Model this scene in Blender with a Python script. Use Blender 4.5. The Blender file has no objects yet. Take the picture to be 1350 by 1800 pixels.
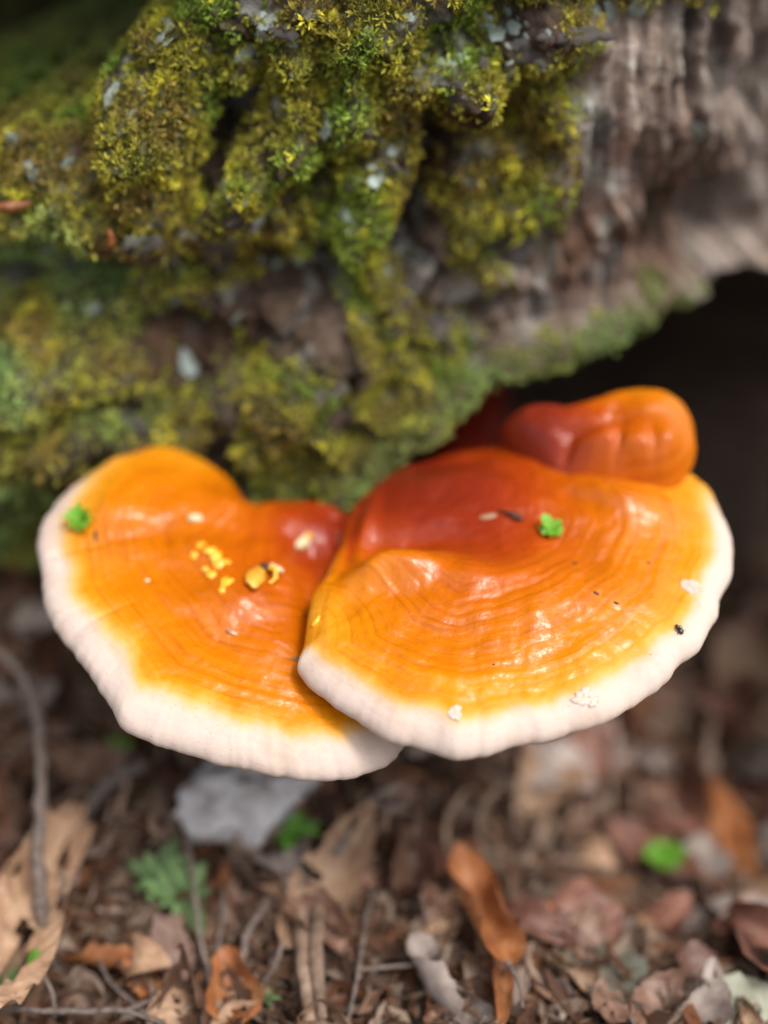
import bpy, math, random
import numpy as np
from mathutils import Vector, Matrix
from mathutils.bvhtree import BVHTree

# ------------------------------------------------------------------ camera, sky, sun, exposure
SC = bpy.context.scene
COL = SC.collection
ZM = 0.17                                   # height of the fungus shelf above the soil datum (m)
PITCH = math.radians(42); DIST = 0.50
FOV = math.radians(45)
CAMP = np.array([0.0, -DIST*math.cos(PITCH), ZM + DIST*math.sin(PITCH)])
RIGHT = np.array([1.0, 0, 0])
UP = np.array([0, math.sin(PITCH), math.cos(PITCH)])
FWD = np.array([0, math.cos(PITCH), -math.sin(PITCH)])
FPX = 900/math.tan(FOV/2)                   # focal length in photo pixels (1350 x 1800)

cam_d = bpy.data.cameras.new('camera'); cam = bpy.data.objects.new('camera', cam_d); COL.objects.link(cam)
cam.location = CAMP; cam.rotation_euler = (math.radians(90) - PITCH, 0, 0)
cam_d.sensor_fit = 'VERTICAL'; cam_d.sensor_height = 24; cam_d.sensor_width = 18
cam_d.lens = 12/math.tan(FOV/2); cam_d.clip_start = 0.01; cam_d.clip_end = 200
cam_d.dof.use_dof = True; cam_d.dof.focus_distance = 0.437; cam_d.dof.aperture_fstop = 1.1
SC.camera = cam

SUN_EL, SUN_AZ = math.radians(66), math.radians(114)      # azimuth: clockwise from +Y
world = bpy.data.worlds.new('World'); SC.world = world; world.use_nodes = True
wn = world.node_tree; wn.nodes.clear()
wo = wn.nodes.new('ShaderNodeOutputWorld'); wb = wn.nodes.new('ShaderNodeBackground')
sky = wn.nodes.new('ShaderNodeTexSky'); sky.sky_type = 'NISHITA'; sky.sun_disc = False
sky.sun_elevation = SUN_EL; sky.sun_rotation = SUN_AZ; sky.dust_density = 6; sky.ozone_density = 0.6
hs = wn.nodes.new('ShaderNodeHueSaturation'); hs.inputs['Saturation'].default_value = 0.25
wb.inputs['Strength'].default_value = 0.15
wn.links.new(sky.outputs[0], hs.inputs['Color']); wn.links.new(hs.outputs[0], wb.inputs['Color'])
wn.links.new(wb.outputs[0], wo.inputs['Surface'])
sun_d = bpy.data.lights.new('sun', 'SUN'); sun = bpy.data.objects.new('sun', sun_d); COL.objects.link(sun)
sun_d.energy = 1.0; sun_d.angle = math.radians(12); sun_d.color = (1, 0.95, 0.88)
sd = Vector((math.sin(SUN_AZ)*math.cos(SUN_EL), math.cos(SUN_AZ)*math.cos(SUN_EL), math.sin(SUN_EL)))
sun.rotation_euler = sd.to_track_quat('Z', 'Y').to_euler(); sun.location = (1, -2, 4)
SC.view_settings.view_transform = 'Standard'; SC.view_settings.look = 'None'
SC.view_settings.gamma = 1; SC.view_settings.exposure = 0.68
SC.render.engine = 'CYCLES'; SC.cycles.use_denoising = True
SC.cycles.max_bounces = 6; SC.cycles.sample_clamp_indirect = 4

# ------------------------------------------------------------------ helpers
rng = np.random.default_rng(7); random.seed(7)
_perm = np.tile(rng.permutation(256), 3).astype(np.int64)
_g = rng.normal(size=(256, 3)); _g /= np.linalg.norm(_g, axis=1)[:, None]
def pn(P):
    P = np.asarray(P, float); i = np.floor(P).astype(np.int64); f = P - i; i &= 255
    w = f*f*f*(f*(f*6 - 15) + 10); r = np.zeros(len(P))
    for dx in (0, 1):
        for dy in (0, 1):
            for dz in (0, 1):
                h = _perm[_perm[_perm[i[:, 0] + dx] + i[:, 1] + dy] + i[:, 2] + dz]
                d = np.einsum('ij,ij->i', _g[h], f - np.array([dx, dy, dz]))
                r += d*(w[:, 0] if dx else 1 - w[:, 0])*(w[:, 1] if dy else 1 - w[:, 1])*(w[:, 2] if dz else 1 - w[:, 2])
    return r*1.6
def fbm(P, o=4, gain=.5):
    r = 0; a = 1; P = np.asarray(P, float)
    for k in range(o): r = r + a*pn(P*(2.03**k) + 17.3*k); a *= gain
    return r
def ss(x, a, b):
    t = np.clip((x - a)/(b - a), 0, 1); return t*t*(3 - 2*t)
def proj(P):
    d = np.asarray(P) - CAMP; w = d @ FWD
    return 675 + FPX*(d @ RIGHT)/w, 900 - FPX*(d @ UP)/w
def ray(px, py):
    d = RIGHT*((px - 675)/FPX) + UP*((900 - py)/FPX) + FWD
    return d
def unproj(px, py, z):
    d = ray(px, py); t = (z - CAMP[2])/d[2]; return CAMP + d*t
def hit(bvh, px, py):
    d = Vector(ray(px, py)).normalized(); r = bvh.ray_cast(Vector(CAMP), d)
    return (r[0], r[1]) if r[0] is not None else (None, None)
def gauss(px, py, cx, cy, rx, ry, rot=0):
    c, s = math.cos(math.radians(rot)), math.sin(math.radians(rot))
    u = (px - cx)*c + (py - cy)*s; v = -(px - cx)*s + (py - cy)*c
    return np.exp(-(u/rx)**2 - (v/ry)**2)

def mk_mesh(name, V, F, smooth=True):
    V = np.ascontiguousarray(V, np.float32); F = np.ascontiguousarray(F, np.int32); n, k = F.shape
    me = bpy.data.meshes.new(name); me.vertices.add(len(V)); me.loops.add(n*k); me.polygons.add(n)
    me.vertices.foreach_set('co', V.ravel()); me.loops.foreach_set('vertex_index', F.ravel())
    me.polygons.foreach_set('loop_start', np.arange(0, n*k, k, dtype=np.int32))
    if smooth: me.polygons.foreach_set('use_smooth', np.ones(n, bool))
    me.update(calc_edges=True); me.validate(); return me
def fattr(me, name, vals):
    a = me.attributes.new(name, 'FLOAT', 'POINT'); a.data.foreach_set('value', np.ascontiguousarray(vals, np.float32))
def cattr(me, name, rgb):
    a = me.attributes.new(name, 'FLOAT_COLOR', 'POINT')
    c = np.ones((len(rgb), 4), np.float32); c[:, :3] = rgb; a.data.foreach_set('color', c.ravel())
def link(name, me, mat=None, parent=None):
    o = bpy.data.objects.new(name, me); COL.objects.link(o)
    if mat and not me.materials: me.materials.append(mat)
    if parent: o.parent = parent
    return o
def empty(name, loc=(0, 0, 0)):
    o = bpy.data.objects.new(name, None); COL.objects.link(o); o.location = loc; o.empty_display_size = .01
    return o
def tag(o, label=None, cat=None, group=None, kind=None):
    for k, v in (('label', label), ('category', cat), ('group', group), ('kind', kind)):
        if v: o[k] = v
    return o
def put(o, parent):                      # parent a child whose mesh is in world coordinates under an Empty at its base
    o.parent = parent; o.matrix_parent_inverse = Matrix.Translation(-parent.location); return o
def grid_faces(nr, nc, wrap=False):
    r = np.arange(nr - 1)[:, None]; c = np.arange(nc if wrap else nc - 1)[None, :]; c2 = (c + 1) % nc
    a = r*nc + c; b = r*nc + c2; d = (r + 1)*nc + c2; e = (r + 1)*nc + c
    return np.stack([a, b, d, e], -1).reshape(-1, 4)
def grid_normals(P, wrap=False):
    du = np.roll(P, -1, 1) - np.roll(P, 1, 1)
    if not wrap: du[:, 0] = P[:, 1] - P[:, 0]; du[:, -1] = P[:, -1] - P[:, -2]
    dv = np.gradient(P, axis=0); n = np.cross(du, dv)
    return n/np.maximum(np.linalg.norm(n, axis=-1, keepdims=True), 1e-12)
def cat_rom(pts, n, closed=False):
    pts = np.asarray(pts, float); m = len(pts)
    if closed: Q = np.vstack([pts[-1:], pts, pts[:2]]); segs = m
    else: Q = np.vstack([2*pts[0] - pts[1], pts, 2*pts[-1] - pts[-2]]); segs = m - 1
    t = np.linspace(0, segs, 40*segs, endpoint=not closed); k = np.minimum(t.astype(int), segs - 1); f = (t - k)[:, None]
    a, b, c, d = Q[k], Q[k + 1], Q[k + 2], Q[k + 3]
    C = .5*(2*b + (c - a)*f + (2*a - 5*b + 4*c - d)*f**2 + (3*b - a - 3*c + d)*f**3)
    E = np.vstack([C, C[:1]]) if closed else C
    L = np.concatenate([[0], np.cumsum(np.linalg.norm(np.diff(E[:, :3], axis=0), axis=1))])
    q = np.linspace(0, L[-1], n, endpoint=not closed)
    return np.stack([np.interp(q, L, E[:, j]) for j in range(E.shape[1])], 1)
def tube(pts, rad, n=60, k=9, rough=.12, seed=0):
    C = cat_rom(np.asarray(pts, float), n); T = np.gradient(C, axis=0); T /= np.linalg.norm(T, axis=1)[:, None]
    ref = np.array([.31, .17, .93]); A = np.cross(T, ref); A /= np.linalg.norm(A, axis=1)[:, None]; B = np.cross(T, A)
    R = np.interp(np.linspace(0, 1, n), np.linspace(0, 1, len(rad)), rad); th = np.arange(k)*2*math.pi/k
    P = C[:, None] + (A[:, None]*np.cos(th)[None, :, None] + B[:, None]*np.sin(th)[None, :, None])*R[:, None, None]
    s = pn(P.reshape(-1, 3)/max(R.mean()*2, 1e-5) + seed).reshape(n, k)
    P = C[:, None] + (P - C[:, None])*(1 + rough*2*s)[:, :, None]
    V = np.vstack([P.reshape(-1, 3), C[0], C[-1]]); F = grid_faces(n, k, True)
    caps = []
    for j in range(k):
        caps.append([j, (j + 1) % k, n*k, n*k]); caps.append([(n - 1)*k + (j + 1) % k, (n - 1)*k + j, n*k + 1, n*k + 1])
    tri = np.array([[a, b, c] for a, b, c, _ in caps])
    F3 = np.vstack([F[:, [0, 1, 2]], F[:, [0, 2, 3]], tri])
    return V, F3

# ---- materials
def mat(name, build):
    m = bpy.data.materials.new(name); m.use_nodes = True; nt = m.node_tree
    b = nt.nodes['Principled BSDF']; build(nt, b); return m
def N(nt, t, **kw):
    n = nt.nodes.new(t)
    for k, v in kw.items():
        if k in n.inputs: n.inputs[k].default_value = v
        else: setattr(n, k, v)
    return n
def ramp(nt, fac, stops, interp='LINEAR'):
    r = nt.nodes.new('ShaderNodeValToRGB'); e = r.color_ramp.elements; r.color_ramp.interpolation = interp
    while len(e) < len(stops): e.new(.5)
    for x, (p, c) in zip(e, stops): x.position = p; x.color = (*c, 1) if len(c) == 3 else c
    nt.links.new(fac, r.inputs[0]); return r.outputs[0]
def noise(nt, scale, detail=4, rough=.55, vec=None, dist=0):
    n = N(nt, 'ShaderNodeTexNoise', Scale=scale, Detail=detail, Roughness=rough, Distortion=dist)
    if vec is not None: nt.links.new(vec, n.inputs['Vector'])
    return n.outputs[0]
def math_(nt, op, a, b=None, clamp=False):
    n = N(nt, 'ShaderNodeMath', operation=op, use_clamp=clamp)
    for i, v in enumerate((a, b)):
        if v is None: continue
        if isinstance(v, (int, float)): n.inputs[i].default_value = v
        else: nt.links.new(v, n.inputs[i])
    return n.outputs[0]
def mix(nt, fac, a, b, mode='MIX'):
    n = N(nt, 'ShaderNodeMix', data_type='RGBA', blend_type=mode)
    for s, v in ((n.inputs[0], fac), (n.inputs[6], a), (n.inputs[7], b)):
        if isinstance(v, (int, float)): s.default_value = v
        elif isinstance(v, tuple): s.default_value = (*v, 1)
        else: nt.links.new(v, s)
    return n.outputs[2]
def bump(nt, b, h, strength=.4, dist=.001):
    n = N(nt, 'ShaderNodeBump', Strength=strength, Distance=dist); nt.links.new(h, n.inputs['Height'])
    nt.links.new(n.outputs[0], b.inputs['Normal']); return n
def objco(nt): return N(nt, 'ShaderNodeTexCoord').outputs['Object']
def attr(nt, name): return N(nt, 'ShaderNodeAttribute', attribute_name=name)

def simple(name, c1, c2, scale=300, rough=.7, bs=.4, bd=.0006, spec=.4, sub=0, coat=0, rand=.0):
    def f(nt, b):
        co = objco(nt); n = noise(nt, scale, 5, .6, co)
        c = ramp(nt, n, [(.3, c1), (.7, c2)])
        if rand:
            oi = N(nt, 'ShaderNodeObjectInfo'); h = N(nt, 'ShaderNodeHueSaturation')
            nt.links.new(math_(nt, 'ADD', math_(nt, 'MULTIPLY', oi.outputs['Random'], 2*rand), 1 - rand), h.inputs['Value'])
            nt.links.new(c, h.inputs['Color']); c = h.outputs[0]
        nt.links.new(c, b.inputs['Base Color']); b.inputs['Roughness'].default_value = rough
        b.inputs['Specular IOR Level'].default_value = spec; b.inputs['Coat Weight'].default_value = coat
        b.inputs['Coat Roughness'].default_value = .15
        if sub: b.inputs['Subsurface Weight'].default_value = sub; b.inputs['Subsurface Radius'].default_value = (.004, .002, .001)
        bump(nt, b, noise(nt, scale*2.5, 4, .6, co), bs, bd)
    return mat(name, f)

def m_cap(nt, b):
    c = attr(nt, 'c').outputs['Fac']; s = attr(nt, 's').outputs['Fac']; a = attr(nt, 'ang').outputs['Fac']; co = objco(nt)
    fine = noise(nt, 260, 5, .6, co); big = noise(nt, 42, 3, .5, co)
    cc = math_(nt, 'ADD', c, math_(nt, 'MULTIPLY', math_(nt, 'SUBTRACT', big, .5), .045))
    cc = math_(nt, 'ADD', cc, math_(nt, 'MULTIPLY', math_(nt, 'SUBTRACT', fine, .5), .025))
    col = ramp(nt, cc, [(0, (.12, .010, .005)), (.22, (.23, .021, .005)), (.38, (.33, .040, .002)), (.50, (.42, .076, .001)),
                        (.68, (.47, .112, .0006)), (.82, (.56, .160, .001)), (.86, (.62, .235, .006)), (.895, (.63, .34, .08)), (.93, (.59, .41, .25)), (.965, (.57, .44, .35)), (1, (.57, .455, .395))])
    v = N(nt, 'ShaderNodeCombineXYZ'); nt.links.new(math_(nt, 'MULTIPLY', s, 58), v.inputs[0]); nt.links.new(math_(nt, 'MULTIPLY', a, .8), v.inputs[1])
    band = noise(nt, 1, 3, .6, v.outputs[0])
    v2 = N(nt, 'ShaderNodeCombineXYZ'); nt.links.new(math_(nt, 'MULTIPLY', s, 5), v2.inputs[0]); nt.links.new(math_(nt, 'MULTIPLY', a, 42), v2.inputs[1])
    streak = noise(nt, 1, 4, .6, v2.outputs[0])
    orange = math_(nt, 'SUBTRACT', 1, ramp(nt, cc, [(.83, (0, 0, 0)), (.90, (1, 1, 1))]))
    bmul = ramp(nt, band, [(.30, (.80, .72, .6)), (.46, (1, 1, 1)), (.72, (1.10, 1.18, 1.0))])
    col = mix(nt, orange, col, mix(nt, 1.0, col, bmul, 'MULTIPLY'))
    smul = ramp(nt, streak, [(.25, (.92, .89, .85)), (.55, (1, 1, 1)), (.8, (1.06, 1.08, 1))])
    col = mix(nt, math_(nt, 'ADD', math_(nt, 'MULTIPLY', orange, .5), .12), col, mix(nt, 1.0, col, smul, 'MULTIPLY'))
    sp = ramp(nt, noise(nt, 900, 2, .5, co), [(.70, (1, 1, 1)), (.76, (.45, .35, .3))]); dust = ramp(nt, noise(nt, 1400, 2, .5, co), [(.72, (0, 0, 0)), (.80, (1, 1, 1))])
    col = mix(nt, .8, col, mix(nt, 1.0, col, sp, 'MULTIPLY')); col = mix(nt, math_(nt, 'MULTIPLY', dust, .35), col, (.85, .6, .3))
    st = ramp(nt, noise(nt, 30, 5, .65, co), [(.34, (.80, .70, .6)), (.5, (1, 1, 1))]); col = mix(nt, .6, col, mix(nt, 1.0, col, st, 'MULTIPLY'))
    nt.links.new(col, b.inputs['Base Color'])
    nt.links.new(math_(nt, 'MULTIPLY', orange, .55), b.inputs['Coat Weight'])
    nt.links.new(math_(nt, 'ADD', math_(nt, 'MULTIPLY', noise(nt, 60, 3, .6, co), .16), .03), b.inputs['Coat Roughness'])
    nt.links.new(ramp(nt, orange, [(0, (.75,)*3), (1, (.42,)*3)]), b.inputs['Roughness'])
    b.inputs['Specular IOR Level'].default_value = .12; b.inputs['Coat IOR'].default_value = 1.5
    h = math_(nt, 'ADD', math_(nt, 'MULTIPLY', noise(nt, 420, 4, .6, co), .5), math_(nt, 'MULTIPLY', band, .35))
    h = math_(nt, 'ADD', h, math_(nt, 'MULTIPLY', streak, .15)); h = math_(nt, 'ADD', h, math_(nt, 'MULTIPLY', noise(nt, 95, 3, .6, co), .9))
    v3 = N(nt, 'ShaderNodeCombineXYZ'); nt.links.new(math_(nt, 'MULTIPLY', s, 130), v3.inputs[0]); nt.links.new(math_(nt, 'MULTIPLY', a, 26), v3.inputs[1])
    h = math_(nt, 'ADD', h, math_(nt, 'MULTIPLY', noise(nt, 1, 4, .65, v3.outputs[0]), .22))
    bm = bump(nt, b, h, .36, .0008); nt.links.new(bm.outputs[0], b.inputs['Coat Normal'])
M_CAP = mat('lacquered_fungus', m_cap)
M_PORE = simple('fungus_pores', (.50, .40, .32), (.62, .52, .44), 900, .85)

def m_bark(nt, b):
    co = objco(nt); t = attr(nt, 'tint').outputs['Color']
    mp = N(nt, 'ShaderNodeMapping'); mp.inputs['Scale'].default_value = (1, 1, .17); nt.links.new(co, mp.inputs['Vector'])
    n1 = noise(nt, 150, 6, .68, mp.outputs[0], .6); n2 = noise(nt, 700, 5, .65, co); n3 = noise(nt, 40, 4, .6, co)
    k = ramp(nt, n1, [(.3, (.35, .31, .28)), (.48, (.9, .88, .86)), (.62, (1.35, 1.33, 1.32)), (.74, (2.0, 1.98, 2.0))])
    c = mix(nt, 1.0, t, k, 'MULTIPLY'); c = mix(nt, .55, c, mix(nt, 1.0, c, ramp(nt, n2, [(.3, (.5, .5, .5)), (.7, (1.5, 1.5, 1.5))]), 'MULTIPLY'))
    c = mix(nt, .5, c, mix(nt, 1.0, c, ramp(nt, n3, [(.35, (.75, .6, .5)), (.65, (1.2, 1.2, 1.25))]), 'MULTIPLY'))
    nt.links.new(c, b.inputs['Base Color']); b.inputs['Roughness'].default_value = .75; b.inputs['Specular IOR Level'].default_value = .1
    bump(nt, b, math_(nt, 'ADD', n1, math_(nt, 'MULTIPLY', n2, .5)), .9, .003)
M_BARK = mat('bark', m_bark)
def m_moss(nt, b):
    t = attr(nt, 'tint').outputs['Color']; nt.links.new(t, b.inputs['Base Color'])
    b.inputs['Roughness'].default_value = .6; b.inputs['Specular IOR Level'].default_value = .15
    tr = N(nt, 'ShaderNodeBsdfTranslucent'); nt.links.new(t, tr.inputs[0]); mx = N(nt, 'ShaderNodeMixShader'); mx.inputs[0].default_value = .3
    out = nt.nodes['Material Output']; nt.links.new(b.outputs[0], mx.inputs[1]); nt.links.new(tr.outputs[0], mx.inputs[2]); nt.links.new(mx.outputs[0], out.inputs['Surface'])
M_MOSS = mat('moss', m_moss)
def m_soil(nt, b):
    co = objco(nt); n = noise(nt, 60, 7, .7, co); n2 = noise(nt, 400, 5, .7, co)
    c = ramp(nt, n, [(.3, (.022, .014, .010)), (.5, (.06, .038, .026)), (.65, (.11, .07, .05)), (.8, (.16, .12, .09))])
    nt.links.new(c, b.inputs['Base Color']); b.inputs['Roughness'].default_value = .85; b.inputs['Specular IOR Level'].default_value = .15
    bump(nt, b, math_(nt, 'ADD', n, n2), 1, .006)
M_SOIL = mat('forest_soil', m_soil)
def leafmat(name, dark, mid, light, rough=.55, coat=0.0):
    def f(nt, b):
        co = objco(nt); v = attr(nt, 'vein').outputs['Fac']; oi = N(nt, 'ShaderNodeObjectInfo').outputs['Random']
        n = noise(nt, 90, 6, .65, co); n2 = noise(nt, 700, 4, .6, co)
        c = ramp(nt, n, [(.28, dark), (.5, mid), (.72, light)])
        c = mix(nt, math_(nt, 'MULTIPLY', v, .45), c, light)
        h = N(nt, 'ShaderNodeHueSaturation'); nt.links.new(c, h.inputs['Color'])
        nt.links.new(math_(nt, 'ADD', math_(nt, 'MULTIPLY', oi, .8), .6), h.inputs['Value'])
        nt.links.new(h.outputs[0], b.inputs['Base Color']); b.inputs['Roughness'].default_value = rough; b.inputs['Specular IOR Level'].default_value = .3
        b.inputs['Coat Weight'].default_value = coat; b.inputs['Coat Roughness'].default_value = .3
        bump(nt, b, math_(nt, 'ADD', n2, math_(nt, 'MULTIPLY', v, 1.2)), .5, .0006)
        tr = N(nt, 'ShaderNodeBsdfTranslucent'); nt.links.new(h.outputs[0], tr.inputs[0]); mx = N(nt, 'ShaderNodeMixShader'); mx.inputs[0].default_value = .15
        out = nt.nodes['Material Output']; nt.links.new(b.outputs[0], mx.inputs[1]); nt.links.new(tr.outputs[0], mx.inputs[2]); nt.links.new(mx.outputs[0], out.inputs['Surface'])
    return mat(name, f)
LEAFM = {
    'tan': leafmat('tan_leaf', (.18, .10, .06), (.34, .205, .125), (.48, .33, .22)),
    'brown': leafmat('brown_leaf', (.07, .036, .025), (.16, .085, .057), (.27, .165, .115), .5, .2),
    'grey': leafmat('grey_leaf', (.15, .115, .10), (.28, .22, .19), (.42, .36, .325)),
    'orange': leafmat('orange_leaf', (.20, .06, .02), (.36, .13, .045), (.50, .24, .11), .45, .3),
    'red': leafmat('red_leaf', (.10, .036, .024), (.20, .085, .058), (.33, .17, .12), .5, .2),
    'green': leafmat('green_leaf', (.05, .14, .015), (.10, .26, .02), (.18, .38, .05), .4, .1),
    'palegreen': leafmat('pale_green_leaf', (.05, .10, .03), (.10, .17, .06), (.19, .27, .12), .6),
    'sage': leafmat('sage_leaf', (.17, .17, .12), (.27, .27, .20), (.36, .36, .29), .6),
}
M_TWIG = simple('twig_bark', (.07, .05, .042), (.20, .155, .13), 350, .7, .6, rand=.3)
M_SPLINT = simple('split_wood', (.10, .06, .04), (.30, .20, .14), 220, .7, .6, rand=.35)
M_STONE = simple('grey_stone', (.30, .27, .26), (.58, .56, .57), 70, .8, .8, .002)
M_LICHEN = simple('lichen', (.22, .29, .26), (.46, .52, .48), 500, .85, .6, rand=.25)
M_PLATE = simple('weathered_bark_plate', (.06, .05, .044), (.25, .22, .20), 240, .75, .9, .002, rand=.3)
M_GREENBIT = simple('fresh_green', (.08, .24, .01), (.19, .40, .03), 600, .45, .3)
M_CREAM = simple('cream_bud', (.62, .46, .20), (.70, .62, .44), 500, .5, .3, sub=.2)
M_YELLOW = simple('yellow_bead', (.74, .32, .005), (.84, .52, .04), 500, .25, .2, coat=.6)
M_AMBER = simple('amber_husk', (.55, .22, .02), (.80, .42, .04), 700, .35, .5, coat=.5)
M_DARK = simple('dark_fleck', (.02, .008, .005), (.09, .035, .02), 900, .5, .3)
M_BLACK = simple('beetle_shell', (.004, .004, .005), (.012, .010, .010), 900, .25, .2, coat=.6)
M_SEED = simple('seed_shell', (.30, .13, .06), (.55, .32, .18), 700, .35, .3, coat=.5)

# ------------------------------------------------------------------ ground
def ground_z(x, y):
    x = np.asarray(x, float); y = np.asarray(y, float); P = np.stack([x, y, 0*x], -1).reshape(-1, 3)
    n = (fbm(P*11, 4)*.010 + fbm(P*60, 3)*.002).reshape(x.shape)
    near = np.exp(-((x)**2 + (y)**2)/1.2)
    z = .034 - .064*ss(x, -.02, .13)*ss(y, -.16, -.03) + .035*ss(y, -.02, .12)*ss(-x, .02, .13)
    return z*near + n
gu = np.sinh(np.linspace(-6.2, 6.2, 260)); gu = gu/gu.max()*60
gx = np.sign(gu)*np.abs(gu); X, Y = np.meshgrid(gx, gx - .02)
GZ = ground_z(X.ravel(), Y.ravel()).reshape(X.shape)
GP = np.stack([X, Y, GZ], -1); GF = grid_faces(260, 260)
g_me = mk_mesh('ground', GP.reshape(-1, 3), GF)
tag(link('ground', g_me, M_SOIL), kind='structure')
sel = np.where((np.abs(gx) < .8))[0]; i0, i1 = sel[0], sel[-1] + 1
sub = GP[i0:i1, i0:i1]; bvh_g = BVHTree.FromPolygons(sub.reshape(-1, 3).tolist(), grid_faces(i1 - i0, i1 - i0).tolist())

# ------------------------------------------------------------------ tree trunk
XC = -.035; R0 = .34
th = np.concatenate([np.linspace(-math.pi, -1.05, 40, endpoint=False), np.linspace(-1.05, 1.05, 760, endpoint=False), np.linspace(1.05, math.pi, 40, endpoint=False)])
zz = np.concatenate([np.linspace(-.06, .03, 22, endpoint=False), np.linspace(.03, .40, 430, endpoint=False), np.linspace(.40, .6, 40, endpoint=False), np.linspace(.6, 2.6, 30)])
TH, ZZ = np.meshgrid(th, zz)
def y_front(z): return .088 - .045*ss(-z, -.25, -.16) + .0*z
YF = y_front(ZZ); taper = 1 - .08*ZZ
RB = R0*taper
YC = .088 + R0
PX0 = XC + RB*np.sin(TH); PY0 = YC - (RB + (YC - R0*taper - YF))*np.cos(TH)
TP = np.stack([PX0, PY0, ZZ], -1); shp = TH.shape
flat = TP.reshape(-1, 3); px, py = proj(flat); px = px.reshape(shp); py = py.reshape(shp)
front = (np.cos(TH) > .25)*1.0
NR = np.stack([np.sin(TH), -np.cos(TH), 0*TH], -1)
def tn(scale, o=4, zs=1.0, off=0): return fbm(np.stack([flat[:, 0], flat[:, 1], flat[:, 2]*zs], -1)*scale + off, o).reshape(shp)
wob = tn(28, 3, 1, 5)*30; wob2 = tn(28, 3, 1, 55)*30
qx = px + wob; qy = py + wob2                       # wobbled outlines for the bark's lumps
D = np.zeros(shp)
# lumps and hollows: cx, cy, rx, ry, rotation, millimetres
FEAT = [(285, 215, 110, 105, 0, 20), (90, 330, 190, 110, 0, 24), (392, 235, 30, 95, 22, -34), (620, 120, 190, 130, 0, 10),
        (470, 265, 120, 40, -20, 12), (540, 310, 80, 26, -20, -16), (815, 155, 44, 52, 0, 20), (752, 195, 22, 40, 10, -22),
        (880, 205, 30, 40, -10, -24), (800, 225, 40, 18, 0, -20), (770, 285, 34, 75, 30, -22), (712, 385, 30, 60, 28, -22),
        (280, 385, 70, 48, 10, 12), (300, 450, 110, 30, 0, -18), (330, 590, 100, 60, 15, -22), (100, 600, 170, 120, 0, 32), (480, 640, 160, 90, 0, 12),
        (420, 345, 60, 60, 0, 10), (640, 385, 50, 60, 0, 12), (560, 470, 30, 60, 20, -14), (480, 460, 60, 25, 20, -12),
        (620, 600, 130, 28, -25, 11), (560, 660, 140, 22, -20, -14), (480, 720, 120, 30, -30, 9), (850, 400, 120, 34, -35, 12),
        (790, 465, 130, 24, -38, -16), (900, 470, 130, 40, -30, 10), (1290, 420, 55, 75, 0, -45), (1160, 420, 30, 90, 10, -12),
        (1090, 180, 60, 150, 0, 8), (930, 70, 100, 40, -12, 16), (950, 135, 60, 22, 0, -12), (1230, 220, 40, 70, 0, 8),
        (960, 230, 50, 120, 12, 10), (0, 800, 150, 150, 0, 26), (200, 740, 80, 40, 10, 12), (150, 480, 120, 26, 8, -9),
        (40, 440, 80, 36, 0, -16), (230, 690, 110, 30, 10, -14), (700, 500, 80, 30, -40, 8), (660, 200, 40, 70, 20, 6), (1350, 150, 40, 200, 0, -14)]
for cx, cy, rx, ry, ro, mm in FEAT: D += gauss(qx, qy, cx, cy, rx, ry, ro)*mm*.0014
# deep flute at the upper left, above the mossy buttress
bx = np.interp(qy, [-300, 0, 60, 110, 200, 240], [400, 370, 290, 195, 140, 90])
ledge = np.interp(qx, [-200, 0, 150, 240], [190, 200, 205, 235])
recess = ss(bx - qx, -18, 40)*ss(ledge - qy, -20, 22)*front*ss(qy, -190, -120)  # last factor adds an unseen roof above the frame to shade the flute
D -= .14*recess
# rough bark relief
bare = ss(qx + .25*(qy - 250), 900, 1010)*ss(qy, -60, 20)
vert = 1 - np.abs(tn(60, 4, .13, 3)); rid = 1 - np.abs(tn(30, 4, .75, 9))
wx = flat[:, 0] + .25*(flat[:, 2] - .3)*ss(flat[:, 2], .34, .18) + .006*fbm(flat*20, 2)
fib = (1 - np.abs(fbm(np.stack([wx*75, flat[:, 1]*12, flat[:, 2]*6], -1), 3))).reshape(shp); fib2 = fbm(np.stack([wx*260, flat[:, 1]*30, flat[:, 2]*14 + 7], -1), 3).reshape(shp)
nl0 = 1 - .85*np.exp(-((py - np.interp(px, [600, 720, 760, 870, 1000, 1100, 1200, 1350], [866, 750, 712, 665, 612, 580, 535, 478]))/70)**2)*ss(px, 640, 780)
D += (.018*(rid - .7) + .014*(1 - np.abs(tn(38, 3, 1.3, 61)) - .72)*ss(qy, 330, 480))*(1 - .75*bare) + (.010*(fib - .7) + .0016*fib2)*bare*ss(-py, -640, -480)*nl0
nlp = nl0
D += 0.006*(vert - .72)*bare*ss(-py, -620, -420) + .0055*tn(75, 4)*(1 - .65*bare)*nlp + .0022*tn(210, 3)*(1 - .5*bare)*nlp
D += .010*tn(14, 3, 1, 31)
# undercut: the trunk's lower edge overhangs a dark hollow on the right
lip_y = np.interp(px, [380, 480, 600, 660, 720, 760, 870, 1000, 1100, 1200, 1350, 1700], [875, 876, 866, 815, 750, 712, 665, 612, 580, 535, 478, 400]) + .2*wob2
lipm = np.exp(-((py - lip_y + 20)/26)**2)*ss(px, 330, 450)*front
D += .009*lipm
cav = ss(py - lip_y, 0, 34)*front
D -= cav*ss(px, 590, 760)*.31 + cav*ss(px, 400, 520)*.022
D *= ss(np.cos(TH), -.1, .3)*.85 + .15
TPd = TP + NR*D[..., None]
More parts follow.
